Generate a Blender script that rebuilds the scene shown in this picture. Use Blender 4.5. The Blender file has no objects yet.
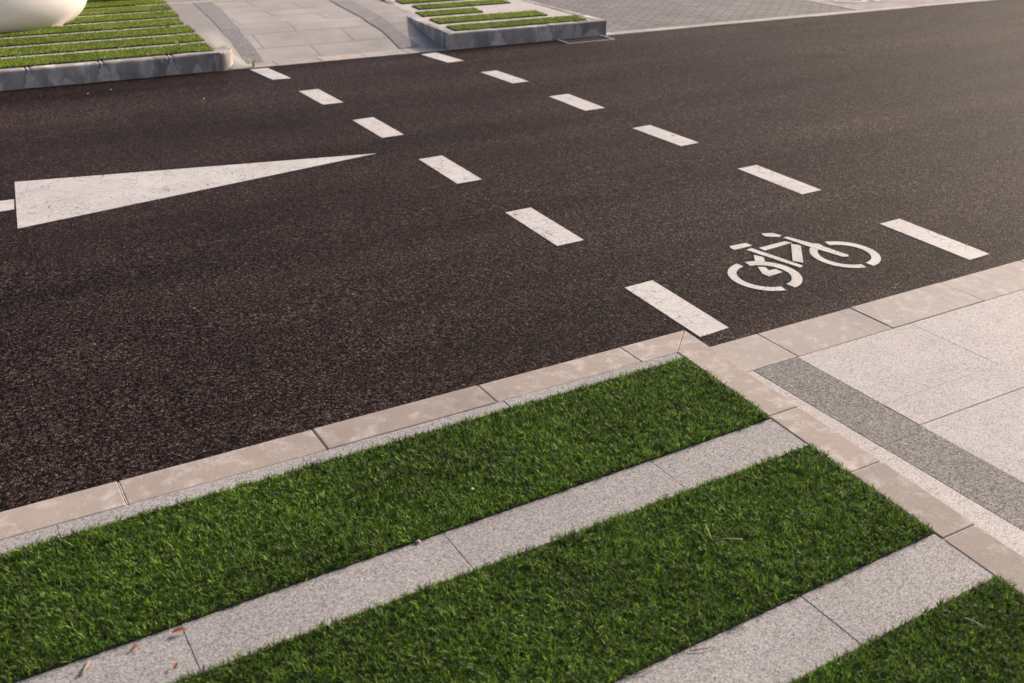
import bpy, bmesh, math, random
import numpy as np
from mathutils import Matrix, Vector, noise as mnoise

random.seed(7)
RNG = np.random.default_rng(11)
R = math.radians
scene = bpy.context.scene
COL = scene.collection

# ------------------------------------------------------------------ helpers
def tag(o, label=None, cat=None, group=None, kind=None):
    if label: o['label'] = label
    if cat: o['category'] = cat
    if group: o['group'] = group
    if kind: o['kind'] = kind
    return o

def link(name, me, mat=None, parent=None):
    o = bpy.data.objects.new(name, me)
    COL.objects.link(o)
    if mat is not None: me.materials.append(mat)
    if parent is not None: o.parent = parent
    return o

def empty(name, loc=(0, 0, 0)):
    o = bpy.data.objects.new(name, None)
    o.empty_display_size = 0.1
    COL.objects.link(o)
    o.location = loc
    return o

def build(name, bm, mat, parent=None, smooth=False):
    """link a bmesh (world coordinates) as one mesh object, origin kept relative to its parent"""
    me = bpy.data.meshes.new(name)
    bmesh.ops.recalc_face_normals(bm, faces=bm.faces)
    bm.to_mesh(me); bm.free()
    if smooth:
        for p in me.polygons: p.use_smooth = True
    o = link(name, me, mat, parent)
    if parent is not None:
        me.transform(Matrix.Translation(-Vector(parent.location)))
    return o

def prism(bm, poly, z0, z1, bevel=0.0, seg=2, zf=None):
    """vertical prism over a 2-D polygon; top edges bevelled. zf(x,y) adds a height to both ends"""
    n = len(poly)
    area = sum(poly[i][0]*poly[(i+1) % n][1]-poly[(i+1) % n][0]*poly[i][1] for i in range(n))
    if area < 0: poly = poly[::-1]
    h = (lambda x, y: zf(x, y)) if zf else (lambda x, y: 0.0)
    b = [bm.verts.new((x, y, z0+h(x, y))) for x, y in poly]
    t = [bm.verts.new((x, y, z1+h(x, y))) for x, y in poly]
    bm.faces.new(b[::-1]); top = bm.faces.new(t)
    side = []
    for i in range(n):
        j = (i+1) % n
        bm.faces.new((b[i], b[j], t[j], t[i]))
    if bevel > 0:
        es = list(top.edges) + [e for i in range(n) for e in b[i].link_edges if e.other_vert(b[i]) is t[i]]
        bmesh.ops.bevel(bm, geom=es, offset=bevel, segments=seg, affect='EDGES', profile=0.6)

def rect(x0, x1, y0, y1): return [(x0, y0), (x1, y0), (x1, y1), (x0, y1)]

def sheet(bm, xs, ys, zf, tf=lambda x, y: (x, y)):
    g = []
    for y in ys:
        row = []
        for x in xs:
            X, Y = tf(x, y)
            row.append(bm.verts.new((X, Y, zf(x, y))))
        g.append(row)
    for j in range(len(ys)-1):
        for i in range(len(xs)-1):
            bm.faces.new((g[j][i], g[j][i+1], g[j+1][i+1], g[j+1][i]))

# ------------------------------------------------------------------ materials
class NT:
    def __init__(self, name):
        self.m = bpy.data.materials.new(name); self.m.use_nodes = True
        self.t = self.m.node_tree; self.n = self.t.nodes; self.l = self.t.links
        self.b = self.n['Principled BSDF']
        self.tc = self.n.new('ShaderNodeTexCoord')
    def __call__(self, kind, **kw):
        nd = self.n.new('ShaderNode'+kind)
        for k, v in kw.items():
            if k in nd.inputs: nd.inputs[k].default_value = v
            else: setattr(nd, k, v)
        return nd
    def coord(self, scale=(1, 1, 1), rot=0.0):
        mp = self('Mapping'); mp.inputs['Scale'].default_value = scale
        mp.inputs['Rotation'].default_value = (0, 0, rot)
        g = self('NewGeometry')
        self.l.new(g.outputs['Position'], mp.inputs['Vector'])
        return mp.outputs['Vector']
    def noise(self, scale, detail=3, rough=0.55, vec=None):
        nd = self('TexNoise'); nd.inputs['Scale'].default_value = scale
        nd.inputs['Detail'].default_value = detail; nd.inputs['Roughness'].default_value = rough
        self.l.new(vec if vec is not None else self.coord(), nd.inputs['Vector'])
        return nd.outputs['Fac']
    def vor(self, scale, feature='F1', out='Color', vec=None):
        nd = self('TexVoronoi', feature=feature); nd.inputs['Scale'].default_value = scale
        self.l.new(vec if vec is not None else self.coord(), nd.inputs['Vector'])
        return nd.outputs[out]
    def ramp(self, src, stops, interp='LINEAR'):
        nd = self('ValToRGB'); cr = nd.color_ramp; cr.interpolation = interp
        while len(cr.elements) < len(stops): cr.elements.new(0.5)
        for e, (p, c) in zip(cr.elements, stops):
            e.position = p; e.color = (*c, 1) if len(c) == 3 else (c[0],)*3+(1,)
        self.l.new(src, nd.inputs['Fac'])
        return nd.outputs['Color']
    def mix(self, fac, a, b, blend='MIX'):
        nd = self('MixRGB', blend_type=blend)
        for s, v in (('Fac', fac), ('Color1', a), ('Color2', b)):
            if isinstance(v, (int, float)): nd.inputs[s].default_value = v
            elif isinstance(v, tuple): nd.inputs[s].default_value = (*v, 1)
            else: self.l.new(v, nd.inputs[s])
        return nd.outputs['Color']
    def math(self, op, a, b=0.0):
        nd = self('Math', operation=op)
        for i, v in enumerate((a, b)):
            if isinstance(v, (int, float)): nd.inputs[i].default_value = v
            else: self.l.new(v, nd.inputs[i])
        return nd.outputs[0]
    def bump(self, h, strength, dist, normal=None):
        nd = self('Bump'); nd.inputs['Strength'].default_value = strength
        nd.inputs['Distance'].default_value = dist
        self.l.new(h, nd.inputs['Height'])
        if normal is not None: self.l.new(normal, nd.inputs['Normal'])
        return nd.outputs['Normal']
    def done(self, col, rough=0.8, normal=None, spec=None):
        for s, v in (('Base Color', col), ('Roughness', rough), ('Normal', normal)):
            if v is None: continue
            if isinstance(v, (int, float)): self.b.inputs[s].default_value = v
            elif isinstance(v, tuple): self.b.inputs[s].default_value = (*v, 1)
            else: self.l.new(v, self.b.inputs[s])
        if spec is not None: self.b.inputs['Specular IOR Level'].default_value = spec
        return self.m

def asphalt_nodes(s):
    """colour and height of the open-grained tarmac"""
    warp = s('VectorMath', operation='ADD')
    nz = s('TexNoise'); nz.inputs['Scale'].default_value = 170; nz.inputs['Detail'].default_value = 1
    s.l.new(s.coord(), nz.inputs['Vector'])
    sc = s('VectorMath', operation='SCALE'); sc.inputs['Scale'].default_value = 0.006
    s.l.new(nz.outputs['Color'], sc.inputs[0])
    s.l.new(s.coord(), warp.inputs[0]); s.l.new(sc.outputs[0], warp.inputs[1])
    v = warp.outputs[0]
    sep = s('SeparateColor'); s.l.new(s.vor(128, vec=v), sep.inputs[0])
    grain = s.ramp(sep.outputs[0], [(0.0, (.035, .0225, .0200)), (.3, (.076, .0500, .0450)), (.7, (.130, .0875, .0790)), (.95, (.170, .119, .108)), (1.0, (.25, .185, .170))])
    edge = s.vor(128, 'DISTANCE_TO_EDGE', 'Distance', vec=v)
    gap = s.ramp(edge, [(0.0, (.10,)), (.28, (1,))])
    pit = s.ramp(s.noise(95, 2, .5), [(.40, (.12,)), (.58, (1.12,))])
    mid = s.ramp(s.noise(38, 3, .6), [(.3, (.50,)), (.7, (1.42,))])
    lanes = s.ramp(s.noise(1.0, 4, .55, s.coord((.16, 1.5, 1), R(2))), [(.32, (.58,)), (.68, (1.38,))])
    patch = s.ramp(s.noise(.8, 3, .6), [(.3, (.84,)), (.7, (1.14,))])
    stain = s.ramp(s.noise(1.9, 3, .55, s.coord((.7, 1, 1))), [(.60, (1,)), (.74, (.58,))])
    c = s.mix(1, grain, gap, 'MULTIPLY'); c = s.mix(1, c, stain, 'MULTIPLY')
    c = s.mix(1, c, mid, 'MULTIPLY'); c = s.mix(1, c, pit, 'MULTIPLY'); c = s.mix(1, c, lanes, 'MULTIPLY'); c = s.mix(1, c, patch, 'MULTIPLY')
    hgt = s.math('ADD', s.math('MULTIPLY', s.ramp(edge, [(0, (0,)), (.3, (1,))]), .6), s.math('MULTIPLY', sep.outputs[1], .55))
    return c, hgt

def m_asphalt():
    s = NT('tarmac'); c, h = asphalt_nodes(s)
    return s.done(c, .52, s.bump(h, .9, .004), .03)

def m_paint(name, crack=True, wear=.35):
    s = NT(name); a, h = asphalt_nodes(s)
    tone = s.mix(s.noise(60, 4, .65), (.47, .445, .425), (.70, .675, .65))
    tone = s.mix(1, tone, s.ramp(s.noise(3.0, 4, .6), [(.3, (.86,)), (.7, (1.05,))]), 'MULTIPLY')
    pits = s.ramp(s.noise(170, 3, .65), [(wear+.01, (.9,)), (wear+.06, (0,))])
    pm = s.ramp(s.noise(14, 2, .5), [(.40, (.25,)), (.62, (1,))])
    fac = s.math('MULTIPLY', pits, pm)
    if crack:
        cw = s('VectorMath', operation='ADD'); nz = s('TexNoise'); nz.inputs['Scale'].default_value = 25
        s.l.new(s.coord(), nz.inputs['Vector'])
        sc = s('VectorMath', operation='SCALE'); sc.inputs['Scale'].default_value = .03
        s.l.new(nz.outputs['Color'], sc.inputs[0]); s.l.new(s.coord(), cw.inputs[0]); s.l.new(sc.outputs[0], cw.inputs[1])
        e = s.vor(19, 'DISTANCE_TO_EDGE', 'Distance', cw.outputs[0])
        cr = s.ramp(e, [(.010, (.75,)), (.026, (0,))])
        mk = s.ramp(s.noise(9, 3, .6), [(.43, (0,)), (.54, (1,))])
        fac = s.math('MAXIMUM', fac, s.math('MULTIPLY', cr, mk))
    c = s.mix(fac, tone, a)
    return s.done(c, .7, s.bump(h, .35, .0025), .4)

def m_kerbstone(name, base, dark, light, stain=.5):
    s = NT(name)
    oi = s('ObjectInfo')
    c = s.mix(s.noise(4.5, 5, .62, s.coord((1, 1, 2.2))), dark, base)
    c = s.mix(s.ramp(s.noise(17, 5, .7), [(.50, (0,)), (.68, (.75,))]), c, light)
    c = s.mix(s.ramp(s.noise(2.2, 4, .65), [(.52, (0,)), (.70, (stain,))]), c, tuple(v*.55 for v in base))
    c = s.mix(.6, c, s.ramp(oi.outputs['Random'], [(0, (.42,)), (1, (.62,))]), 'OVERLAY')
    fine = s.noise(260, 3, .6)
    c = s.mix(.35, c, s.ramp(fine, [(.3, (.25,)), (.7, (.75,))]), 'OVERLAY')
    h = s.math('ADD', s.math('MULTIPLY', s.noise(30, 4, .6), .7), s.math('MULTIPLY', fine, .3))
    return s.done(c, .82, s.bump(h, .35, .004), .3)

def m_granular(name, stops, tint_var=.06, scale=260, stain=.14):
    scale = scale*1.45
    """washed aggregate concrete: many small pale and dark grains"""
    s = NT(name); oi = s('ObjectInfo')
    sep = s('SeparateColor'); s.l.new(s.vor(scale), sep.inputs[0])
    sep2 = s('SeparateColor'); s.l.new(s.vor(scale*.43), sep2.inputs[0])
    v = s.math('ADD', s.math('MULTIPLY', sep.outputs[0], .62), s.math('MULTIPLY', sep2.outputs[0], .38))
    c = s.ramp(v, stops)
    c = s.mix(1, c, s.ramp(oi.outputs['Random'], [(0, (1-tint_var,)), (1, (1+tint_var,))]), 'MULTIPLY')
    c = s.mix(1, c, s.ramp(s.noise(2.4, 5, .65), [(.3, (1-stain,)), (.62, (1.03,))]), 'MULTIPLY')
    spots = s.ramp(s.noise(8, 5, .7), [(.62, (0,)), (.74, (.35,))])
    c = s.mix(spots, c, (.16, .14, .125))
    h = s.math('ADD', v, s.math('MULTIPLY', s.noise(70, 2), .4))
    return s.done(c, .80, s.bump(h, .16, .002), .3)

def m_turf(name):
    s = NT(name)
    at = s('Attribute', attribute_name='tint')
    c = at.outputs['Color']
    s.b.inputs['Specular IOR Level'].default_value = .35
    m = s.done(c, .5)
    tr = s('BsdfTranslucent'); s.l.new(c, tr.inputs['Color'])
    mx = s('MixShader'); mx.inputs[0].default_value = .34
    out = s.n['Material Output']
    s.l.new(s.b.outputs[0], mx.inputs[1]); s.l.new(tr.outputs[0], mx.inputs[2])
    s.l.new(mx.outputs[0], out.inputs['Surface'])
    return m

def m_plain(name, col, rough=.8, var=.25, scale=20, metal=0.0):
    s = NT(name)
    c = s.mix(s.noise(scale, 4, .6), tuple(v*(1-var) for v in col), tuple(min(1, v*(1+var)) for v in col))
    s.b.inputs['Metallic'].default_value = metal
    return s.done(c, rough, s.bump(s.noise(scale*4, 3), .2, .003))

def m_brick(name, c1, c2, mortar, bw, bh, ms, rot=0.0, rough=.85, offset=.5, speck=220):
    s = NT(name)
    br = s('TexBrick'); br.inputs['Color1'].default_value = (*c1, 1); br.inputs['Color2'].default_value = (*c2, 1)
    br.inputs['Mortar'].default_value = (*mortar, 1); br.inputs['Scale'].default_value = 1
    br.inputs['Mortar Size'].default_value = ms; br.inputs['Mortar Smooth'].default_value = .15
    br.inputs['Brick Width'].default_value = bw; br.inputs['Row Height'].default_value = bh
    br.offset = offset
    s.l.new(s.coord((1, 1, 1), rot), br.inputs['Vector'])
    c = s.mix(1, br.outputs['Color'], s.ramp(s.noise(2.2, 5, .65), [(.3, (.80,)), (.68, (1.12,))]), 'MULTIPLY')
    c = s.mix(.5, c, s.ramp(s.noise(speck, 2, .6), [(.3, (.3,)), (.7, (.7,))]), 'OVERLAY')
    h = s.math('SUBTRACT', 1.0, br.outputs['Fac'])
    return s.done(c, rough, s.bump(h, .6, .004), .3)

def m_patchy(name):
    s = NT(name); oi = s('ObjectInfo')
    v = s.coord((1, 1, .55))
    c = s.mix(s.ramp(s.noise(6, 4, .6, v), [(.36, (0,)), (.60, (1,))]), (.25, .222, .205), (.40, .365, .34))
    c = s.mix(s.ramp(s.noise(7.5, 5, .65, s.coord((1, 1, .35), .4)), [(.54, (0,)), (.64, (.9,))]), c, (.68, .63, .585))
    c = s.mix(s.ramp(s.noise(3.1, 4, .6, v), [(.56, (0,)), (.70, (.7,))]), c, (.26, .19, .145))
    c = s.mix(1, c, s.ramp(oi.outputs['Random'], [(0, (.85,)), (1, (1.2,))]), 'MULTIPLY')
    return s.done(c, .8, s.bump(s.noise(40, 4, .6), .35, .004), .3)

M = dict(
    tarmac=m_asphalt(),
    paint=m_paint('road_paint', True, .36),
    stencil=m_paint('stencil_paint', False, .385),
    kerb=m_kerbstone('warm_kerb_stone', (.395, .340, .303), (.245, .203, .176), (.50, .455, .42), .6),
    kerb_flush=m_kerbstone('pale_pink_kerb_stone', (.45, .405, .375), (.31, .272, .245), (.54, .50, .47), .5),
    kerb_grey=m_patchy('weathered_grey_kerb'),
    mortar=m_plain('mortar_smear', (.43, .38, .34), .9, .25, 30),
    smear=m_kerbstone('pale_mortar_smear', (.60, .54, .50), (.40, .355, .32), (.70, .65, .61), .4),
    strip=m_granular('washed_concrete_shade_toned', [(.12, (.085, .08, .078)), (.34, (.24, .226, .22)), (.55, (.345, .33, .322)), (.85, (.50, .48, .47))], .03, 420),  # darker than the path slabs: part shade on the left put into the colour
    slab=m_granular('cream_granite_slab', [(.12, (.19, .177, .17)), (.32, (.35, .327, .315)), (.5, (.44, .412, .397)), (.8, (.545, .515, .50))], .08, 330, .12),
    band=m_granular('dark_granite_slab', [(.12, (.035, .034, .034)), (.35, (.11, .104, .102)), (.55, (.21, .199, .193)), (.8, (.35, .335, .325))], .14, 300),
    bed=m_plain('dark_jointing', (.21, .188, .172), .95, .3, 60),
    soil=m_plain('turf_backing', (.028, .030, .016), .95, .4, 60),
    turf=m_turf('turf_fibre'),
    ramp=m_brick('pale_path_slabs', (.385, .358, .338), (.35, .326, .308), (.29, .268, .252), .80, .36, .012, R(2.6)),
    ramp_band=m_granular('grey_path_band', [(.12, (.10, .097, .098)), (.35, (.19, .182, .18)), (.55, (.26, .25, .245)), (.8, (.36, .35, .34))], .04, 200),
    apron=m_granular('pale_island_concrete', [(.12, (.33, .31, .29)), (.35, (.45, .42, .39)), (.6, (.52, .485, .455)), (.85, (.60, .57, .54))], .03, 220),
    wing=m_granular('grey_flare_concrete', [(.12, (.20, .187, .175)), (.35, (.26, .243, .23)), (.6, (.31, .29, .275)), (.85, (.37, .35, .333))], .03, 220),
    pavers=m_brick('dark_block_pavers', (.215, .20, .195), (.165, .155, .155), (.09, .083, .08), .21, .105, .008, R(2.6+45), .8),
    pavers_pale=m_brick('pale_block_pavers', (.36, .325, .305), (.30, .275, .26), (.18, .16, .15), .21, .105, .007, R(2.6), .8),
    cream=m_plain('cream_cast_stone', (.88, .82, .79), .5, .04, 3),
    steel=m_plain('galvanised_steel', (.55, .52, .48), .45, .2, 30, .6),
    black=m_plain('drain_shadow', (.012, .011, .011), .9),
    leaf=m_plain('dry_leaf', (.42, .20, .085), .7, .35, 90),
    twig=m_plain('dry_twig', (.33, .25, .19), .8, .3, 120),
    pebble=m_plain('pale_pebble', (.6, .56, .52), .8, .2, 50),
    grit=m_plain('ground', (.20, .18, .165), .9, .2, 3),
)

# ------------------------------------------------------------------ layout: x along the road, y across it
CROWN = .0446; Y0, Y1 = -.095, 5.62
def crown(y):
    t = min(1.0, max(0.0, (y+.1)/(Y1+.1)))
    return CROWN*4*t*(1-t)
FA = R(-2.6)
def FT(x, y):                                # frame of the far kerb line
    return (x*math.cos(FA)-y*math.sin(FA), Y1+x*math.sin(FA)+y*math.cos(FA))
KT = .14                                     # far kerb height

# ground, one sheet to the horizon
bm = bmesh.new(); sheet(bm, [-600, 600], [-600, 600], lambda x, y: -.12)
tag(build('ground', bm, M['grit']), 'bare grey ground spreading out beneath the whole street', 'ground', kind='structure')

# road with a cambered surface
bm = bmesh.new()
xs = [-80, -20, -6, -3, 0, 3, 6, 10, 20, 80]; ts = [i/40 for i in range(41)]
grid = []
for t in ts:
    row = []
    for x in xs:
        yf = FT(x, 0)[1]; y = -.105+(yf+.105)*t
        row.append(bm.verts.new((x, y, CROWN*4*t*(1-t))))
    grid.append(row)
for j in range(40):
    for i in range(len(xs)-1):
        bm.faces.new((grid[j][i], grid[j][i+1], grid[j+1][i+1], grid[j+1][i]))
tag(build('road', bm, M['tarmac'], smooth=True), 'dark brown grey tarmac road crossing the picture with white markings', 'road', kind='structure')

# ------------------------------------------------------------------ painted markings
PT = .0022
def paint(bm, poly, lift=PT):
    prism(bm, poly, -.001, lift, 0, zf=lambda x, y: crown(y))

dash_info = [
 ([(-0.0173, 0.4718), (0.1282, 0.4792), (0.1198, -0.0133), (-0.0258, -0.0208)], 'large white dash touching the near kerb corner, left row of the crossing'),
 ([(-0.0068, 1.477), (0.1378, 1.48), (0.1262, 0.991), (-0.0183, 0.988)], 'second white dash of the left row counted from near kerb'),
 ([(0.0075, 2.4837), (0.1545, 2.4852), (0.1395, 1.9848), (-0.0075, 1.9832)], 'third white dash of the left row, just right of the arrow tip'),
 ([(0.0235, 3.4993), (0.1675, 3.5048), (0.1555, 3.0082), (0.0115, 3.0028)], 'fourth white dash of the left row, beyond the arrow tip'),
 ([(0.0242, 4.521), (0.1698, 4.517), (0.1622, 4.009), (0.0167, 4.013)], 'fifth white dash of the left row, next to last before far kerb'),
 ([(-0.0145, 5.5642), (0.1255, 5.5488), (0.1395, 5.0202), (-0.0005, 5.0357)], 'last small white dash of the left row below the far path'),
 ([(1.4855, 0.5082), (1.6235, 0.5127), (1.6335, 0.0103), (1.4955, 0.0058)], 'nearest white dash of the right row, right of the bicycle symbol'),
 ([(1.4575, 1.4892), (1.5955, 1.4918), (1.5985, 1.0022), (1.4605, 0.9998)], 'second white dash of the right row, up left of the bicycle symbol'),
 ([(1.449, 2.4558), (1.59, 2.4662), (1.6, 1.9988), (1.459, 1.9882)], 'third white dash of the right row, middle of the road'),
 ([(1.4592, 3.4558), (1.6178, 3.4532), (1.6012, 2.9738), (1.4427, 2.9763)], 'fourth white dash of the right row, counted from near side'),
 ([(1.463, 4.4602), (1.601, 4.4618), (1.599, 3.9663), (1.461, 3.9648)], 'fifth white dash of the right row, near the far right island'),
 ([(1.4235, 5.457), (1.5735, 5.47), (1.5865, 4.984), (1.4365, 4.971)], 'last white dash of the right row at the far right island corner'),
]
for poly, lab in dash_info:
    bm = bmesh.new(); paint(bm, poly)
    tag(build('crossing_dash', bm, M['paint']), lab, 'road marking', 'white dashes bordering the cycle crossing')

ar = empty('direction_arrow', (-1.3, 2.9, crown(2.9)))
tag(ar, 'large white road arrow with long tapering head and cracked paint', 'road marking')
bm = bmesh.new(); paint(bm, [(-0.154, 2.707), (-2.001, 3.133), (-2.077, 2.36)])
build('arrow_head', bm, M['paint'], ar)
bm = bmesh.new(); paint(bm, [(-2.12, 2.657), (-2.058, 2.659), (-2.039, 2.825), (-2.102, 2.829), (-4.4, 2.849), (-4.4, 2.677)])
build('arrow_shaft', bm, M['paint'], ar)

def ring(cx, cy, ro, ri, a0, a1, n=26):
    o = [(cx+ro*math.cos(R(a0+(a1-a0)*i/n)), cy+ro*math.sin(R(a0+(a1-a0)*i/n))) for i in range(n+1)]
    q = [(cx+ri*math.cos(R(a0+(a1-a0)*i/n)), cy+ri*math.sin(R(a0+(a1-a0)*i/n))) for i in range(n+1)]
    return o, q
def paint_ring(bm, *a, tf=lambda p: p):
    o, q = ring(*a)
    for i in range(len(o)-1):
        prism(bm, [tf(o[i]), tf(o[i+1]), tf(q[i+1]), tf(q[i])], -.001, PT, 0, zf=lambda x, y: crown(y))
    bmesh.ops.remove_doubles(bm, verts=bm.verts, dist=1e-5)
    seen = {}
    for f in list(bm.faces):                                     # drop the inner walls between segments
        seen.setdefault(frozenset(v.index for v in f.verts), []).append(f)
def ringmesh(bm, cx, cy, ro, ri, a0, a1, n=28):
    o, q = ring(cx, cy, ro, ri, a0, a1, n)
    L = []
    for i in range(n+1):
        L.append([bm.verts.new((p[0], p[1], crown(p[1])+z)) for p in (o[i], q[i]) for z in (PT, -.001)])
    for i in range(n):
        a, b = L[i], L[i+1]
        for s, t in ((0, 2), (2, 3), (3, 1), (1, 0)):
            bm.faces.new((a[s], b[s], b[t], a[t]))
    bm.faces.new((L[0][0], L[0][2], L[0][3], L[0][1])); bm.faces.new((L[n][0], L[n][1], L[n][3], L[n][2]))

bk = empty('bicycle_symbol', (.82, .37, crown(.37)))
tag(bk, 'white stencilled bicycle symbol painted on the tarmac at the crossing', 'road marking')
bm = bmesh.new(); ringmesh(bm, .578, .297, .155, .118, 98, 261); ringmesh(bm, .578, .297, .153, .110, -80, 82)
build('wheel', bm, M['stencil'], bk)
bm = bmesh.new(); ringmesh(bm, 1.053, .309, .152, .117, 118, 260); ringmesh(bm, 1.053, .309, .152, .112, -85, 80)
build('wheel', bm, M['stencil'], bk)
def bpart(name, *polys):
    bm = bmesh.new()
    for i, p in enumerate(polys): paint(bm, [(x, y*.981) for x, y in p], PT+.0005*(i+1))
    build(name, bm, M['stencil'], bk)
bpart('frame', [(.699, .563), (.733, .567), (.796, .305), (.770, .296)],
      [(.764, .553), (.924, .559), (.938, .530), (.765, .516)],
      [(.925, .521), (.949, .484), (.818, .328), (.792, .366)])
bpart('fork', [(.948, .597), (.973, .600), (1.018, .476), (1.040, .462), (1.036, .430), (1.060, .300), (1.046, .288), (1.022, .300), (.990, .410), (.978, .452)])
bpart('saddle', [(.650, .617), (.664, .634), (.752, .629), (.757, .594), (.738, .589), (.652, .588)])
bpart('handlebar', [(.889, .676), (.900, .686), (.946, .667), (.962, .625), (.936, .614), (.888, .648)])
bpart('pedal', [(.612, .388), (.640, .372), (.628, .335), (.664, .335), (.669, .294), (.585, .287), (.581, .323)])
bpart('chainstay', [(.689, .503), (.708, .458), (.680, .418), (.644, .440)])

# a second painted sign on the pavers beyond, only its lower rim in view
ps = empty('paver_symbol', (7.1, 6.0, .006))
tag(ps, 'fragment of a white painted symbol on pale pavers at top right edge', 'road marking')
def ring_flat(bm, cx, cy, ro, ri, a0, a1, z0, z1, n=22):
    o, q = ring(cx, cy, ro, ri, a0, a1, n)
    L = [[bm.verts.new((p[0], p[1], z)) for p in (o[i], q[i]) for z in (z1, z0)] for i in range(n+1)]
    for i in range(n):
        a, b = L[i], L[i+1]
        for s, t in ((0, 2), (2, 3), (3, 1), (1, 0)): bm.faces.new((a[s], b[s], b[t], a[t]))
    bm.faces.new((L[0][0], L[0][2], L[0][3], L[0][1])); bm.faces.new((L[n][0], L[n][1], L[n][3], L[n][2]))
bm = bmesh.new(); ring_flat(bm, 7.00, 6.02, .20, .145, 150, 350, .006, .0085); build('ring', bm, M['stencil'], ps)
bm = bmesh.new(); prism(bm, [(7.22, 5.80), (7.52, 5.86), (7.50, 5.93), (7.20, 5.88)], .006, .0087); build('bar', bm, M['stencil'], ps)

# ------------------------------------------------------------------ near side: island and cycle path
NZ = .10                                                  # island level
def side_x(y): return -.171-(.0605)*(-.10-y)              # outer edge of the side kerb

# joint bed beneath everything on the near side
bm = bmesh.new(); prism(bm, [(-14, -.112), (-.19, -.112), (-.335, -2.6), (-.50, -5.5), (-14, -5.5)], -.10, NZ-.0035)
tag(build('island_bed', bm, M['bed']), 'dark jointing bed beneath the grass and stone of the near island', 'bedding', kind='structure')
bm = bmesh.new(); prism(bm, [(-.16, -.112), (30, -.112), (30, -12), (-.9, -12), (-.55, -5.5), (-.30, -2.5)], -.10, -.0035)
tag(build('path_bed', bm, M['bed']), 'dark jointing bed beneath the slabs of the near path', 'bedding', kind='structure')

def kerb_run(name, label, stones, mat, bev=.012, z=(-.10, .10), smear=None, smat='mortar'):
    k = empty(name, (*stones[0][0], 0))
    tag(k, label, 'kerb', kind='structure')
    for p in stones:
        bm = bmesh.new(); prism(bm, p, z[0], z[1]+random.uniform(-.0015, .0015), bev, 3)
        build('kerb_stone', bm, mat, k)
    for p, zz in (smear or []):
        bm = bmesh.new(); prism(bm, p, zz[0], zz[1], .004, 1)
        build('mortar_joint', bm, M[smat], k)
    return k

# front kerb: stones of about 0.55 m with mortared joints
xs = [-.20]; x = -.45
st = []; sm = []
jx = [-.31-.0, -.69, -1.0, -1.553, -2.105, -2.66, -3.2, -3.75, -4.3, -4.85, -5.4, -6, -7, -8, -9, -10, -11, -12]
YF, YB = -.100, -.228
prev = None
edges = [-.171] + [-1.000, -1.553, -2.105, -2.66, -3.21, -3.76, -4.31, -4.86, -5.41, -5.96, -6.51, -7.06, -7.61, -8.16, -8.71, -9.26, -9.81]
for i in range(len(edges)-1):
    a, b = edges[i], edges[i+1]
    if i == 0:
        st.append([(-.1715, YF), (-.2995, YB), (-.447, YB), (-.447, YF)])
        st.append(rect(-1.000+.0025, -.4485, YB, YF))
    else:
        st.append(rect(b+.0025, a-.0025, YB, YF))
for e in edges[1:]:
    sm.append((rect(e-.004, e+.004, YB+.002, YF-.003), (-.05, NZ-.0012)))
kerb_run('kerb', 'warm beige kerb along the near edge of the road in front of grass', st, M['kerb'], .004, (-.10, NZ), sm)

# side kerb along the path
st = []; sm = []
ys = [-.112, -.71, -1.055, -1.385, -1.93, -2.48, -3.03, -3.58, -4.13, -4.7]
for i in range(len(ys)-1):
    a, b = ys[i]-.004, ys[i+1]+.004
    if i == 0:
        st.append([(-.1708, -.1012), (side_x(b), b), (side_x(b)-.122, b), (-.300, YB-.002), (-.2988, YB-.0008)])
    else:
        st.append([(side_x(a), a), (side_x(b), b), (side_x(b)-.122, b), (side_x(a)-.122, a)])
for y in ys[1:]:
    sm.append(([(side_x(y)-.003, y-.006), (side_x(y)-.003, y+.006), (side_x(y)-.119, y+.006), (side_x(y)-.119, y-.006)], (-.05, NZ-.003)))
kerb_run('kerb', 'beige kerb turning off the road corner between grass strips and path', st, M['kerb'], .004, (-.10, NZ), sm)

# pale granular strips of the island
def TY(x, y): return y+.0215*(x+.3)             # the island joints run slightly askew of the kerb
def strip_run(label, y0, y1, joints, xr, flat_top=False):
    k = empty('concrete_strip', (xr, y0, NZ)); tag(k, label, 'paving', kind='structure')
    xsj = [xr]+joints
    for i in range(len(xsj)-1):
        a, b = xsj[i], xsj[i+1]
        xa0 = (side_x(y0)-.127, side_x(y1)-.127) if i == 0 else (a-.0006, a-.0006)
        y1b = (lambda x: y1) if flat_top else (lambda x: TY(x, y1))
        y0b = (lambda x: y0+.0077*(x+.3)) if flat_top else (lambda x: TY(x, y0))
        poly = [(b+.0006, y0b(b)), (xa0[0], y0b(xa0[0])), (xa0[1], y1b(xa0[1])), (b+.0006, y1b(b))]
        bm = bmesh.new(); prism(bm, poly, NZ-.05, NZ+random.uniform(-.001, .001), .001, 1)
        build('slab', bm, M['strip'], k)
jl = lambda a, d, n: [a-d*i for i in range(n)]
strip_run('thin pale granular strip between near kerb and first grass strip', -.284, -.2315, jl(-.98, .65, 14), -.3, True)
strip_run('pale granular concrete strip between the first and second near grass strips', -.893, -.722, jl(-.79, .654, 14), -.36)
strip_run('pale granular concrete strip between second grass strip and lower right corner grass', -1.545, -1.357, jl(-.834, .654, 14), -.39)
strip_run('pale granular concrete strip nearest to the photographer below the corner grass', -2.20, -2.03, jl(-1.1, .654, 12), -.43)

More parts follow.
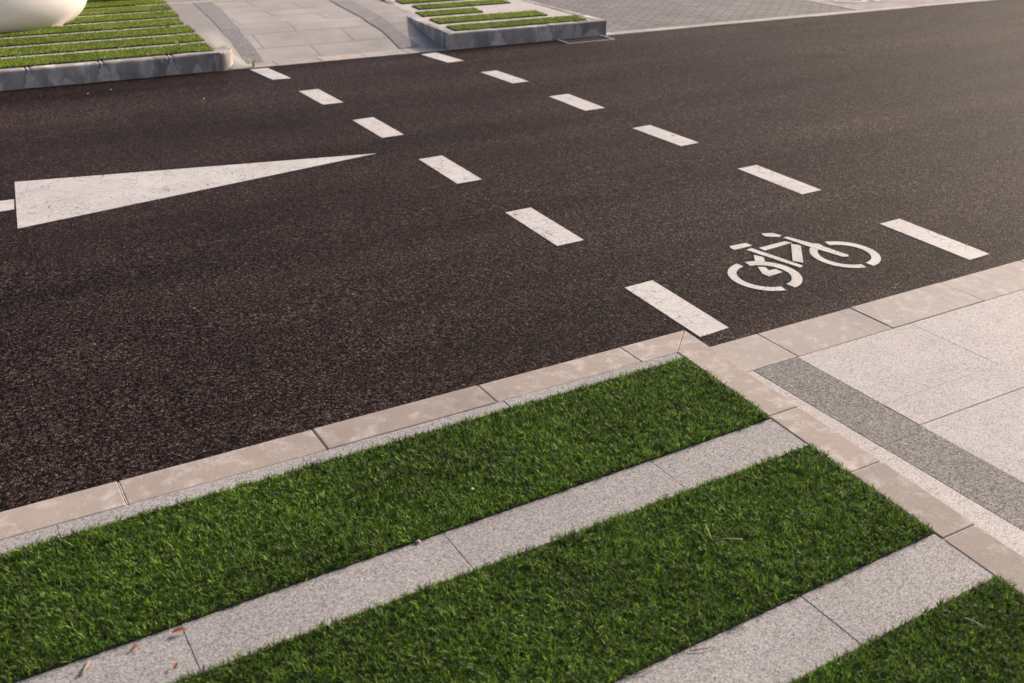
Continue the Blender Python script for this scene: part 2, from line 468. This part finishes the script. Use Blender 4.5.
# flush border of the path, dark band and large slabs
st = []
for a, b in ((-.16, .183), (.183, .662), (.662, 1.183), (1.183, 1.69), (1.69, 2.2), (2.2, 2.7), (2.7, 3.2), (3.2, 3.7), (3.7, 4.2), (4.2, 4.7), (4.7, 5.2), (5.2, 5.7), (5.7, 6.7), (6.7, 7.7)):
    st.append(rect(a+.001, b-.001, -.3150, -.098))
kerb_run('kerb', 'flush pinkish kerb stones between the tarmac and the pale path slabs', st, M['kerb_flush'], .004, (-.08, .002))

cp = empty('path', (.5, -.8, 0)); tag(cp, 'pale granite paved path entering the picture at right', 'path', kind='structure')
def slab(poly, mat, name='slab', z=0.0, bev=.0014):
    bm = bmesh.new(); prism(bm, poly, -.06, z+random.uniform(-.0012, .0012), bev, 2); return build(name, bm, mat, cp)
G_ = .0010
for a, b in ((-.316, -.893), (-.893, -1.50), (-1.50, -2.1), (-2.1, -2.7), (-2.7, -3.3), (-3.3, -3.9)):
    slab(rect(-.031+G_, .175-G_, b+G_, a-G_), M['band'], 'dark_slab')
    slab([(-.031-G_, a-G_), (-.031-G_, b+G_), (side_x(b)+.004, b+G_), (side_x(a)+.004, a-G_)], M['slab'], 'slab')
rows = [(-.316, -.712), (-.712, -.862), (-.862, -1.36), (-1.36, -1.86), (-1.86, -2.36), (-2.36, -2.86), (-2.86, -3.36), (-3.36, -3.9)]
offs = [.755, 1.1, 1.0, .60, .95, .7, 1.0, .6]
for (a, b), o in zip(rows, offs):
    cuts = [.175]+[o+.9*i for i in range(12)]
    for i in range(len(cuts)-1):
        slab(rect(cuts[i]+G_*.8, cuts[i+1]-G_*.8, b+G_*.7, a-G_*.7), M['slab'])

# ------------------------------------------------------------------ artificial grass
class VN:
    def __init__(s, cell):
        s.c = cell; s.g = RNG.random((96, 96))
    def __call__(s, x, y):
        u = (x/s.c) % 95; v = (y/s.c) % 95
        i = u.astype(int); j = v.astype(int); fu = u-i; fv = v-j
        fu = fu*fu*(3-2*fu); fv = fv*fv*(3-2*fv); g = s.g
        i1 = (i+1) % 96; j1 = (j+1) % 96
        return (g[i, j]*(1-fu)*(1-fv)+g[i1, j]*fu*(1-fv)+g[i, j1]*(1-fu)*fv+g[i1, j1]*fu*fv)
N1, N2, N3 = VN(.022), VN(.011), VN(.25)

def inside(poly, x, y):
    r = np.zeros(len(x), bool); n = len(poly)
    for i in range(n):
        x0, y0 = poly[i]; x1, y1 = poly[(i+1) % n]
        if y0 == y1: continue
        c = ((y0 > y) != (y1 > y)) & (x < (x1-x0)*(y-y0)/(y1-y0)+x0)
        r ^= c
    return r

def blades(name, poly, z, dens, length, width, pal, parent, seg=3, tuft=7, spread=.0050):
    px = [p[0] for p in poly]; py = [p[1] for p in poly]
    A = (max(px)-min(px))*(max(py)-min(py))
    nt = int(A*dens/tuft)
    W_, H_ = max(px)-min(px), max(py)-min(py)
    sp = math.sqrt(W_*H_/nt); nx, ny = max(1, int(W_/sp)), max(1, int(H_/sp))
    gx, gy = np.meshgrid((np.arange(nx)+.5)/nx*W_+min(px), (np.arange(ny)+.5)/ny*H_+min(py))
    tx = gx.ravel()+RNG.uniform(-.45, .45, nx*ny)*sp; ty = gy.ravel()+RNG.uniform(-.40, .40, nx*ny)*sp
    nt = nx*ny
    k = inside(poly, tx, ty); tx, ty = tx[k], ty[k]; nt = len(tx)
    x = np.repeat(tx, tuft)+RNG.normal(0, spread*.5, nt*tuft); y = np.repeat(ty, tuft)+RNG.normal(0, spread*.5, nt*tuft)
    n = len(x)
    tl = np.repeat(RNG.uniform(.55, 1.25, nt), tuft); tc = np.repeat(RNG.uniform(.35, 1.5, nt)**1.2 if seg == 3 else RNG.uniform(.75, 1.25, nt), tuft)
    L = length*tl*RNG.uniform(.65, 1.2, n)*(.78+.44*N1(x, y))
    tz = np.repeat(RNG.uniform(0, 2*np.pi, nt), tuft)
    az = np.where(RNG.random(n) < .45, tz+RNG.normal(0, .7, n), RNG.uniform(0, 2*np.pi, n))
    lean = np.clip(RNG.normal(.32, .2, n), .02, 1.2)              # start angle from vertical
    bend = np.clip(RNG.normal(.85, .45, n), -.1, 2.0)               # extra angle to the tip
    dx, dy = np.cos(az), np.sin(az)
    w = width*RNG.uniform(.7, 1.25, n)
    ta = az+np.pi/2+RNG.normal(0, .6, n)
    sx, sy = np.cos(ta), np.sin(ta)
    rows = []
    cx, cy, cz = x.copy(), y.copy(), np.full(n, z)
    prof = [.8, 1.0, .8, 0.0] if seg == 3 else [1.0, .85, 0.0]
    for q in range(seg+1):
        hw = w*.5*prof[q]
        if q < seg:
            rows.append(np.stack([cx-sx*hw, cy-sy*hw, cz], 1)); rows.append(np.stack([cx+sx*hw, cy+sy*hw, cz], 1))
        else:
            rows.append(np.stack([cx, cy, cz], 1))
        a = lean+bend*(q+.5)/seg
        cx = cx+dx*np.sin(a)*L/seg; cy = cy+dy*np.sin(a)*L/seg; cz = cz+np.cos(a)*L/seg
    V = np.stack(rows, 1)                                            # n, 2*seg+1, 3
    nv = 2*seg+1
    verts = V.reshape(-1, 3)
    if parent is not None: verts = verts-np.array(parent.location)[None]
    base = (np.arange(n)*nv)[:, None]
    loops = []
    for q in range(seg-1):
        loops.append(base+np.array([[2*q, 2*q+1, 2*q+3, 2*q+2]]))
    quads = np.stack(loops, 1).reshape(n, -1)
    tri = base+np.array([[2*seg-2, 2*seg-1, 2*seg]])
    per = np.concatenate([quads, tri], 1)
    lens = np.tile(np.array([4]*(seg-1)+[3]), n)
    me = bpy.data.meshes.new(name)
    me.vertices.add(len(verts)); me.vertices.foreach_set('co', verts.astype(np.float32).ravel())
    me.loops.add(per.size); me.loops.foreach_set('vertex_index', per.astype(np.int32).ravel())
    me.polygons.add(len(lens)); st_ = np.concatenate([[0], np.cumsum(lens)[:-1]])
    me.polygons.foreach_set('loop_start', st_.astype(np.int32)); me.polygons.foreach_set('loop_total', lens.astype(np.int32))
    me.update(calc_edges=True)
    # colour of each fibre: several greens and a few straw coloured curls
    pal = np.array(pal); wts = np.array([.32, .28, .19, .16, .05])
    ci = RNG.choice(len(pal), n, p=wts)
    c = pal[ci]*RNG.uniform(.75, 1.3, (n, 1))*tc[:, None]*(.80+.4*N3(x, y))[:, None]
    cv = np.repeat(c, nv, 0)
    col = np.ones((len(verts), 4), np.float32); col[:, :3] = cv
    at = me.color_attributes.new('tint', 'FLOAT_COLOR', 'POINT'); at.data.foreach_set('color', col.ravel())
    return link(name, me, M['turf'], parent)

PAL_NEAR = [(.108, .208, .017), (.068, .146, .014), (.225, .345, .032), (.026, .064, .010), (.23, .26, .055)]
PAL_FAR = [(.25, .35, .034), (.20, .30, .03), (.33, .41, .05), (.15, .22, .025), (.40, .38, .10)]

def turf(label, group, poly, z, dens, length, width, pal, seg=3, clear=0.0, tuft=7):
    cx = sum(p[0] for p in poly)/len(poly); cy = sum(p[1] for p in poly)/len(poly)
    t = empty('turf_strip', (cx, cy, z)); tag(t, label, 'grass strip', group)
    bm = bmesh.new(); prism(bm, poly, z-.03, z+.001); build('backing', bm, M['soil'], t)
    blades('pile', poly, z, dens, length, width, pal, t, seg, tuft)
    return t

GN = 'artificial grass strips of the near island'
def sx_in(y): return side_x(y)-.127
def npoly(y0, y1, xl): return [(xl, TY(xl, y0)), (sx_in(y0)-.003, TY(sx_in(y0), y0)), (sx_in(y1)-.003, TY(sx_in(y1), y1)), (xl, TY(xl, y1))]
ND = 140000
p1 = npoly(-.722, -.286, -3.3); p1[3] = (-3.3, -.309)
turf('long narrow artificial grass strip right behind the near kerb', GN, p1, NZ+.003, ND, .0185, .0018, PAL_NEAR, tuft=8)
turf('broad artificial grass strip in the bottom centre between two pale strips', GN, npoly(-1.357, -.897, -2.9), NZ+.003, ND, .0185, .0018, PAL_NEAR, tuft=8)
turf('artificial grass strip cut off by the bottom right corner', GN, npoly(-2.03, -1.55, -2.0), NZ+.003, ND, .0185, .0018, PAL_NEAR, tuft=8)

# ------------------------------------------------------------------ far side
def FP(*pts): return [FT(*p) for p in pts]
def ramp_z(yp):
    return KT*min(1.0, max(0.0, (yp-.20)/.85))

def smear_patches(kerb, spots):
    """mortar smeared over the face of the far kerbs round each joint: thin irregular patches"""
    for (x, wt, wb, zt) in spots:
        bm = bmesh.new(); n = 9; f, b = [], []
        side = [[], []]
        for q in range(n):
            t = q/(n-1); z = .004+(zt-.004)*t; w = wb+(wt-wb)*t
            for k, sg in ((0, -1), (1, 1)):
                xx = x+sg*max(.006, w*.5+random.uniform(-.30, .30)*w*.5)
                side[k].append((bm.verts.new((*FT(xx, -.0024), z)), bm.verts.new((*FT(xx, .006), z))))
        for q in range(n-1):
            (a0, a1), (b0, b1) = side[0][q], side[1][q]; (c0, c1), (d0, d1) = side[0][q+1], side[1][q+1]
            bm.faces.new((a0, b0, d0, c0)); bm.faces.new((a1, c1, d1, b1)); bm.faces.new((a0, c0, c1, a1)); bm.faces.new((b0, b1, d1, d0))
        build('mortar_joint', bm, M['smear'], kerb)

# far-left island
GF = 'grass strips of the far left island'
bm = bmesh.new(); prism(bm, FP((-40, .103), (-.25, .103), (-.26, .55), (-.1, 2.4), (-.02, 9), (-40, 9)), -.10, KT-.002)
tag(build('island_slab', bm, M['apron']), 'pale concrete slab under the grass of the far left island', 'paving', kind='structure')
st = []; sm = []
for i in range(40):
    a = -.59-.507*i
    st.append(FP((a-.507+.012, 0), (a-.012, 0), (a-.012, .10), (a-.507+.012, .10)))
    sm.append((FP((a-.010, .003), (a+.010, .003), (a+.010, .096), (a-.010, .096)), (-.05, KT-.002)))
# rounded end stone
arc = [(-.578, 0), (-.22, 0)]+[(-.22+.13*math.sin(R(q)), .14-.14*math.cos(R(q))) for q in (15, 30, 45, 60, 75, 90)]+[(-.075, .30), (-.15, .30), (-.20, .16), (-.25, .10), (-.578, .10)]
st.append(FP(*arc))
fk = kerb_run('kerb', 'dark weathered kerb with pale mortar joints along far left grass island', st, M['kerb_grey'], .022, (-.10, KT), sm, 'smear')
def wing(label, rows):
    bm = bmesh.new(); L = []
    for (xa, xb, y) in rows:
        za, zb = (KT+.002 if y > .25 else .0045+KT*.9*(y/.25)), ramp_z(y)+.0035
        L.append([bm.verts.new((*FT(xa if y < .25 else -.36, y), za-.001))]+[bm.verts.new((*FT(xa+(xb-xa)*t, y), za+(zb-za)*(3*t*t-2*t*t*t))) for t in (.02, .2, .4, .6, .8, 1)])
    for a, b in zip(L, L[1:]):
        for q in range(6): bm.faces.new((a[q], a[q+1], b[q+1], b[q]))
    tag(build('pavement', bm, M['wing'], smooth=True), label, 'pavement', kind='structure')
wing('pale flared paving between far left grass ends and the ramped path', [(-.16, .03, .0), (-.14, .03, .06), (-.12, .03, .14), (-.12, .03, .20), (-.215, .03, .30), (-.20, .04, .55), (-.17, .05, .9), (-.155, .06, 1.05), (-.14, .07, 1.2), (-.10, .10, 1.7), (-.05, .15, 2.3), (-.02, .19, 2.74)])
smear_patches(fk, [(-.59-.507*i+random.uniform(-.01, .01), random.uniform(.015, .05), random.uniform(.05, .13), KT-.024) for i in range(12)]+[(-.40, .02, .10, .07), (-1.36, .02, .12, .05), (-1.95, .015, .09, .08)])
ords = ['first', 'second', 'third', 'fourth', 'fifth', 'sixth', 'seventh', 'eighth', 'ninth', 'tenth', 'eleventh']
for k in range(10):
    y0 = .095+.462*k; y1 = y0+.338
    xr = -.245+.055*(y0) if k != 3 else -.19
    xr = min(xr, -.02)
    lab = f'{ords[k]} narrow grass strip counted back from the far left kerb'
    turf(lab, GF, FP((-2.9, y0), (xr, y0), (xr+.012, y1), (-2.9, y1)), KT+.005, 32000, .0165, .0042, PAL_FAR, 2)

# far-right island
GR = 'short grass strips of the far right island'
bm = bmesh.new(); prism(bm, FP((1.80, .085), (3.23, .085), (3.23, 6), (2.25, 6), (1.95, 1.8), (1.80, 1.0)), -.10, KT-.004)
tag(build('island_slab', bm, M['apron']), 'pale concrete slab around the grass of the far right island', 'paving', kind='structure')
st = []; sm = []
cuts = [1.735, 2.20, 2.70, 3.02, 3.345]
for i in range(4):
    a, b = cuts[i], cuts[i+1]
    st.append(FP((a+.012, 0), (b-.012, 0), (b-.012, .082), (a+.012, .082)))
    if i: sm.append((FP((a-.012, .002), (a+.012, .002), (a+.012, .078), (a-.012, .078)), (-.05, KT-.003)))
sm.append((FP((1.737, -.003), (1.775, -.003), (1.758, .08), (1.738, .08)), (-.05, KT-.002)))
for i in range(5):
    st.append(FP((3.235, .088+i*.9), (3.333-.03*min(i,1), .088+i*.9), (3.303, .98+i*.9), (3.235, .98+i*.9)))
for i, (xa, ya, xb, yb) in enumerate(((1.735, .088, 1.74, .52), (1.74, .525, 1.76, 1.05), (1.76, 1.055, 1.90, 1.85), (1.90, 1.855, 2.2, 3.4))):
    st.append(FP((xa, ya), (xa+.075, ya), (xb+.075, yb), (xb, yb)))
rk = kerb_run('kerb', 'grey stained kerb with pale vertical smears round the far right island', st, M['kerb_grey'], .014, (-.10, KT), sm, 'smear')
smear_patches(rk, [(1.775, .02, .07, KT-.02), (2.20, .03, .16, KT-.016), (2.70, .05, .12, KT-.016), (3.02, .04, .10, KT-.016), (3.17, .03, .22, .07), (2.44, .01, .10, .05)])
for k, (xa, xb, y0, y1) in enumerate(((1.845, 3.17, .085, .345), (1.87, 2.98, .495, .78), (1.90, 2.52, .94, 1.20), (2.04, 3.03, 1.36, 1.62), (2.03, 2.75, 1.78, 2.05))):
    lab = ['long front grass strip by the kerb of the far right island', 'second grass strip from the kerb on far right island',
           'shortest grass strip in the middle of the far right island', 'fourth grass strip back on far right island, reaching the top edge',
           'rearmost grass strip of the far right island at top edge'][k]
    turf(lab, GR, FP((xa, y0), (xb, y0), (xb+.02, y1), (xa+.02, y1)), KT+.004, 32000, .0135, .0042, PAL_FAR, 2)

# ramped path between the islands
st = []
for i in range(6):
    a = -.515+.375*i
    st.append(FP((a+.002, 0), (a+.373, 0), (a+.373, .195), (a+.002, .195)))
kerb_run('kerb', 'flush pale kerb stones where the far path meets the tarmac', st, M['kerb_flush'], .004, (-.08, .004))
ysr = [.197, .2, .3, .45, .6, .75, .9, 1.05, 1.2, 1.6, 2.2, 2.75]
bm = bmesh.new(); sheet(bm, [.02, .3, .8, 1.3, 1.9], ysr, lambda x, y: ramp_z(y)+.001, FT)
o = build('path', bm, M['ramp']); tag(o, 'pale slab path ramping up between the two far islands', 'path', kind='structure')
def curved_band(lab, L, Rr):
    bm = bmesh.new(); rows = []
    def dens(P):
        return [tuple(np.interp(u, range(len(P)), [p[k] for p in P]) for k in (0, 1)) for u in np.linspace(0, len(P)-1, 61)]
    L, Rr = dens(L), dens(Rr)
    for (xa, ya), (xb, yb) in zip(L, Rr):
        p, q = FT(xa, ya), FT(xb, yb)
        rows.append((bm.verts.new((*p, ramp_z(ya)+.006)), bm.verts.new((*q, ramp_z(yb)+.006))))
    for a, b in zip(rows, rows[1:]): bm.faces.new((a[0], a[1], b[1], b[0]))
    tag(build('path_band', bm, M['ramp_band']), lab, 'paving band', kind='structure')
curved_band('curved dark grey paving band on the left of the far path', [(-0.016, 0.198), (0.007, 0.47), (0.021, 0.718), (0.025, 0.966), (0.061, 1.382), (0.114, 2.071), (0.152, 2.746)], [(0.166, 0.177), (0.178, 0.353), (0.187, 0.639), (0.18, 0.93), (0.237, 1.514), (0.304, 2.153), (0.329, 2.735)])
curved_band('curved dark grey paving band on the right of the far path', [(1.369, 0.217), (1.383, 0.44), (1.389, 0.677), (1.37, 0.845), (1.345, 0.998), (1.391, 1.614), (1.44, 2.343)], [(1.564, 0.237), (1.55, 0.454), (1.537, 0.679), (1.539, 0.907), (1.539, 1.147), (1.591, 1.658), (1.634, 2.247)])

# pavement beyond the path and pavers to the right
bm = bmesh.new(); sheet(bm, [-40, -6, 0, 2.2, 3.2], [2.84, 3.6, 6, 40], lambda x, y: KT-.002, FT)
tag(build('pavement', bm, M['pavers_pale']), 'pinkish block pavement beyond the far path', 'pavement', kind='structure')
st = [FP((-6+.8*i, 2.75), (-6+.8*i+.796, 2.75), (-6+.8*i+.796, 2.84), (-6+.8*i, 2.84)) for i in range(7, 10)]
kerb_run('kerb', 'thin pale edging across the top end of the far path', st, M['kerb_flush'], .004, (-.05, KT+.006))
bm = bmesh.new(); sheet(bm, [3.30, 5, 6.52], [.13, 2, 5, 40], lambda x, y: .003, FT)
tag(build('pavement', bm, M['pavers']), 'dark grey block pavers right of the far island', 'pavement', kind='structure')
bm = bmesh.new(); sheet(bm, [6.62, 9, 30, 60], [.13, 2, 5, 40], lambda x, y: .003, FT)
tag(build('pavement', bm, M['pavers_pale']), 'paler block pavers at the top right edge beyond the dividing line', 'pavement', kind='structure')
st = [FP((3.29+.5*i+.002, 0), (3.29+.5*i+.498, 0), (3.29+.5*i+.498, .128), (3.29+.5*i+.002, .128)) for i in range(26)]
kerb_run('kerb', 'flush pale edging between the tarmac and the block pavers at far right', st, M['kerb_flush'], .004, (-.06, .006))
st = [FP((6.525, .132+.8*i), (6.615, .132+.8*i), (6.615, .928+.8*i), (6.525, .928+.8*i)) for i in range(8)]
kerb_run('kerb', 'pale dividing line of stones running back between two kinds of pavers', st, M['kerb_flush'], .004, (-.06, .007))

# ------------------------------------------------------------------ big rounded stone seats
def pebble_seat(label, c, rx, ry, rz, rotz, z):
    bm = bmesh.new(); bmesh.ops.create_uvsphere(bm, u_segments=64, v_segments=40, radius=1)
    for v in bm.verts:
        x, y, zz = v.co
        e = .94                                         # slightly squarer than an ellipsoid, like cast stone
        v.co = (math.copysign(abs(x)**e, x)*rx, math.copysign(abs(y)**e, y)*ry, math.copysign(abs(zz)**e, zz)*rz)
    bm.transform(Matrix.Rotation(rotz, 4, 'Z')); bm.transform(Matrix.Translation((c[0], c[1], z+rz*.52)))
    t = build('stone_seat', bm, M['cream'], smooth=True)
    return tag(t, label, 'stone seat')
pebble_seat('large smooth cream rounded stone seat on far left grass', (-2.10, 8.06), 1.34, .82, .50, R(-8), KT)
pebble_seat('small pale rounded stone at the top end of far left grass', (.02, 9.05), .22, .22, .20, 0, KT)

# ------------------------------------------------------------------ gully grate at the far kerb
gr = empty('drain_grate', (*FT(3.0, -.14), 0)); tag(gr, 'dark drain opening with thin pale frame at foot of the far right kerb', 'drain')
def fz(x, y): return crown(y)
x0, x1, y0, y1 = 2.80, 3.25, -.235, -.012
bm = bmesh.new(); prism(bm, FP((x0, y0), (x1, y0), (x1, y1), (x0, y1)), .001, .006); build('drain_shade_plate', bm, M['black'], gr)  # flat black plate painted as the shade inside the drain, no recess modelled
bm = bmesh.new()
for a in ((x0-.016, x1+.016, y0-.016, y0), (x0-.016, x0, y0, y1), (x1, x1+.016, y0, y1)):
    prism(bm, FP((a[0], a[2]), (a[1], a[2]), (a[1], a[3]), (a[0], a[3])), .001, .014)
build('grate_frame', bm, M['steel'], gr)
for i in range(8):
    xx = x0+.04+i*.053
    bm = bmesh.new(); prism(bm, FP((xx, y0+.01), (xx+.012, y0+.01), (xx+.012, y1-.01), (xx, y1-.01)), .006, .010); build('bar', bm, M['black'], gr)

# ------------------------------------------------------------------ small things
def dry_leaf(label, x, y, z, L, rot, tilt=.25):
    bm = bmesh.new(); n = 8; rows = []
    for i in range(n+1):
        t = i/n; w = L*.24*math.sin(math.pi*min(1, t*1.02))**.8*(1-.25*t)
        zz = .25*L*math.sin(t*2.6)*tilt*2
        rows.append([bm.verts.new((L*(t-.5), s*w, zz+abs(s)*w*.55)) for s in (-1, -.5, 0, .5, 1)])
    for a, b in zip(rows, rows[1:]):
        for i in range(4): bm.faces.new((a[i], b[i], b[i+1], a[i+1]))
    bmesh.ops.solidify(bm, geom=bm.faces[:], thickness=.0012)
    bm.transform(Matrix.Rotation(rot, 4, 'Z')); bm.transform(Matrix.Translation((x, y, z)))
    return tag(build('dry_leaf', bm, M['leaf'], smooth=True), label, 'dry leaf', 'dry leaves lying on the near island')

def twig(label, pts, r=.0016):
    bm = bmesh.new(); rings = []
    pts = [Vector(p) for p in pts]
    for i, p in enumerate(pts):
        d = (pts[min(i+1, len(pts)-1)]-pts[max(i-1, 0)]).normalized()
        s = d.cross(Vector((0, 0, 1))).normalized(); u = s.cross(d)
        rr = r*(1-.5*i/len(pts))
        rings.append([bm.verts.new(p+(s*math.cos(a)+u*math.sin(a))*rr) for a in (0, 1.05, 2.1, 3.14, 4.19, 5.24)])
    for a, b in zip(rings, rings[1:]):
        for i in range(6): bm.faces.new((a[i], a[(i+1) % 6], b[(i+1) % 6], b[i]))
    bm.faces.new(rings[0]); bm.faces.new(rings[-1][::-1])
    return tag(build('twig', bm, M['twig'], smooth=True), label, 'twig', 'twigs lying about the near island')

def pebble(label, x, y, z, r, mat=None):
    bm = bmesh.new(); bmesh.ops.create_icosphere(bm, subdivisions=2, radius=r)
    for v in bm.verts:
        v.co *= 1+.22*mnoise.noise(v.co/r*1.3+Vector((x*7, y*5, 0))); v.co.z *= .65
    bm.transform(Matrix.Translation((x, y, z+r*.5)))
    return tag(build('pebble', bm, mat or M['pebble'], smooth=True), label, 'pebble')

def weed(label, x, y, z, n, h, pal=None):
    bm = bmesh.new()
    for i in range(n):
        a = random.uniform(0, 6.283); le = random.uniform(.1, .6); L = h*random.uniform(.6, 1.1); w = .0045
        bx, by = x+random.uniform(-.012, .012), y+random.uniform(-.012, .012)
        dx, dy = math.cos(a), math.sin(a); pv = None
        for q in range(5):
            t = q/4; d = L*math.sin(le)*t**1.5; zz = z+L*math.cos(le)*t; ww = w*(1-t*.92)
            c = [bm.verts.new((bx+dx*d-dy*ww, by+dy*d+dx*ww, zz)), bm.verts.new((bx+dx*d+dy*ww, by+dy*d-dx*ww, zz))]
            if pv: bm.faces.new((pv[0], pv[1], c[1], c[0]))
            pv = c
    o = build('weed_tuft', bm, M['weed'])
    return tag(o, label, 'weed', 'weeds growing from the joints on the far side')
M['weed'] = m_plain('weed_leaf', (.24, .25, .06), .6, .35, 40)
dry_leaf('bright orange brown dry leaf beside a slab joint on the pale strip', -2.107, -0.7890, NZ+.004, .034, R(-18))
dry_leaf('small reddish curled leaf at the grass edge left of the orange leaf', -2.202, -0.7930, NZ+.004, .024, R(20))
dry_leaf('brown curled leaf at the lower edge of the pale strip', -2.14, -0.891, NZ+.005, .022, R(60))
twig('short grey twig lying on the pale strip at lower left', [(-2.305-.012,-0.801-.016,NZ+.003),(-2.305,-0.801,NZ+.004),(-2.305+.012,-0.801+.018,NZ+.003)], .0028)
pebble('small brown pebble at the edge of first grass strip', -1.516, -0.753, NZ, .0075, M['twig'])
pebble('tiny grey chip caught in the first grass strip', -1.302, -0.635, NZ+.016, .005, M['apron'])
twig('thin pale straw bent on the second grass strip', [(-0.881,-1.083,NZ+.03),(-0.902,-1.132,NZ+.028),(-0.869,-1.148,NZ+.031),(-0.836,-1.165,NZ+.028)], .0015)
twig('pale straw lying on the lower right corner grass', [(-0.604,-1.628,NZ+.03),(-0.597,-1.648,NZ+.032),(-0.591,-1.669,NZ+.029)], .0022)
twig('thin dark twig along edge of second grass strip', [(-1.172,-1.388,NZ+.003),(-1.136,-1.402,NZ+.006),(-1.1,-1.408,NZ+.003)], .0014)
twig('thin brown twig near the bottom edge beside second grass strip', [(-1.318,-1.386,NZ+.003),(-1.291,-1.392,NZ+.006),(-1.264,-1.39,NZ+.003)], .0014)
twig('reddish twig tucked against the second grass strip edge', [(-1.06,-1.38,NZ+.003),(-1.034,-1.386,NZ+.006),(-1.007,-1.385,NZ+.003)], .0014)
pebble('pale crumb of stone on tarmac, left of two by far left kerb', -1.282, 5.25, 0.0096, .006)
pebble('pale crumb of stone on tarmac, right of two by far left kerb', -1.114, 5.311, 0.0081, .006)
pebble('pale stone chip touching the far left kerb joint', -1.133, 5.675, 0.0000, .006)
pebble('single pale chip on the tarmac below the left island end', -0.62, 4.632, 0.0233, .006)
weed('lone green weed in the joint where far path meets the tarmac', 0.046, 5.644, .003, 9, .085)
weed('yellowish weed at far left edge between first and second strips', -1.61, 6.155, KT, 14, .06)
weed('wide yellowish weed between first and second strips left of centre', -1.302, 6.261, KT, 14, .06)
weed('pale weed across the gap near the large stone seat', -0.81, 7.152, KT, 14, .06)
weed('small yellow weed between second and third strips', -0.861, 6.209, KT, 14, .06)
weed('weed at the right end gap above the first strip', -0.431, 6.069, KT, 14, .06)
weed('weed clump at right end of the fourth strip', -0.294, 6.985, KT, 14, .06)
weed('straw coloured weed clump near top right end of far left grass', -0.132, 7.873, KT, 14, .06)

# ------------------------------------------------------------------ light
SUN_EL, SUN_AZ = R(25), R(9)                # azimuth counted from +x towards +y
d = Vector((math.cos(SUN_EL)*math.cos(SUN_AZ), math.cos(SUN_EL)*math.sin(SUN_AZ), math.sin(SUN_EL)))
sl = bpy.data.lights.new('sun', 'SUN'); sl.energy = 3.6; sl.angle = R(1.5); sl.color = (1.0, .84, .745)
so = bpy.data.objects.new('sun', sl); COL.objects.link(so)
so.rotation_euler = (-d).to_track_quat('-Z', 'Y').to_euler(); so.location = d*30
w = bpy.data.worlds.new('World'); scene.world = w; w.use_nodes = True
nt = w.node_tree; bg = nt.nodes['Background']
sky = nt.nodes.new('ShaderNodeTexSky'); sky.sky_type = 'NISHITA'; sky.sun_disc = False
sky.sun_elevation = SUN_EL; sky.sun_rotation = math.atan2(d.x, d.y)
sky.air_density = .7; sky.dust_density = 5.0; sky.ozone_density = .2
nt.links.new(sky.outputs[0], bg.inputs['Color']); bg.inputs['Strength'].default_value = .13

# ------------------------------------------------------------------ camera
cam = bpy.data.cameras.new('camera'); co = bpy.data.objects.new('camera', cam); COL.objects.link(co)
pos = Vector((-2.35741101, -2.68255617, 1.67476442))
fw = Vector((.44771912, .77941391, -.43824827)); rt = Vector((.8676386, -.49719075, .00214719)); up = Vector((.21621944, .38120246, .8988514))
mat = Matrix((rt, up, -fw)).transposed().to_4x4(); mat.translation = pos
co.matrix_world = mat
cam.sensor_width = 36; cam.lens = 1040/1024*36; cam.clip_end = 2000; cam.clip_start = .05
cam.dof.use_dof = True; cam.dof.focus_distance = 3.7; cam.dof.aperture_fstop = 4.5
scene.camera = co
vs = scene.view_settings
vs.view_transform = 'Standard'; vs.look = 'None'; vs.exposure = .42; vs.gamma = 1; vs.use_curve_mapping = False
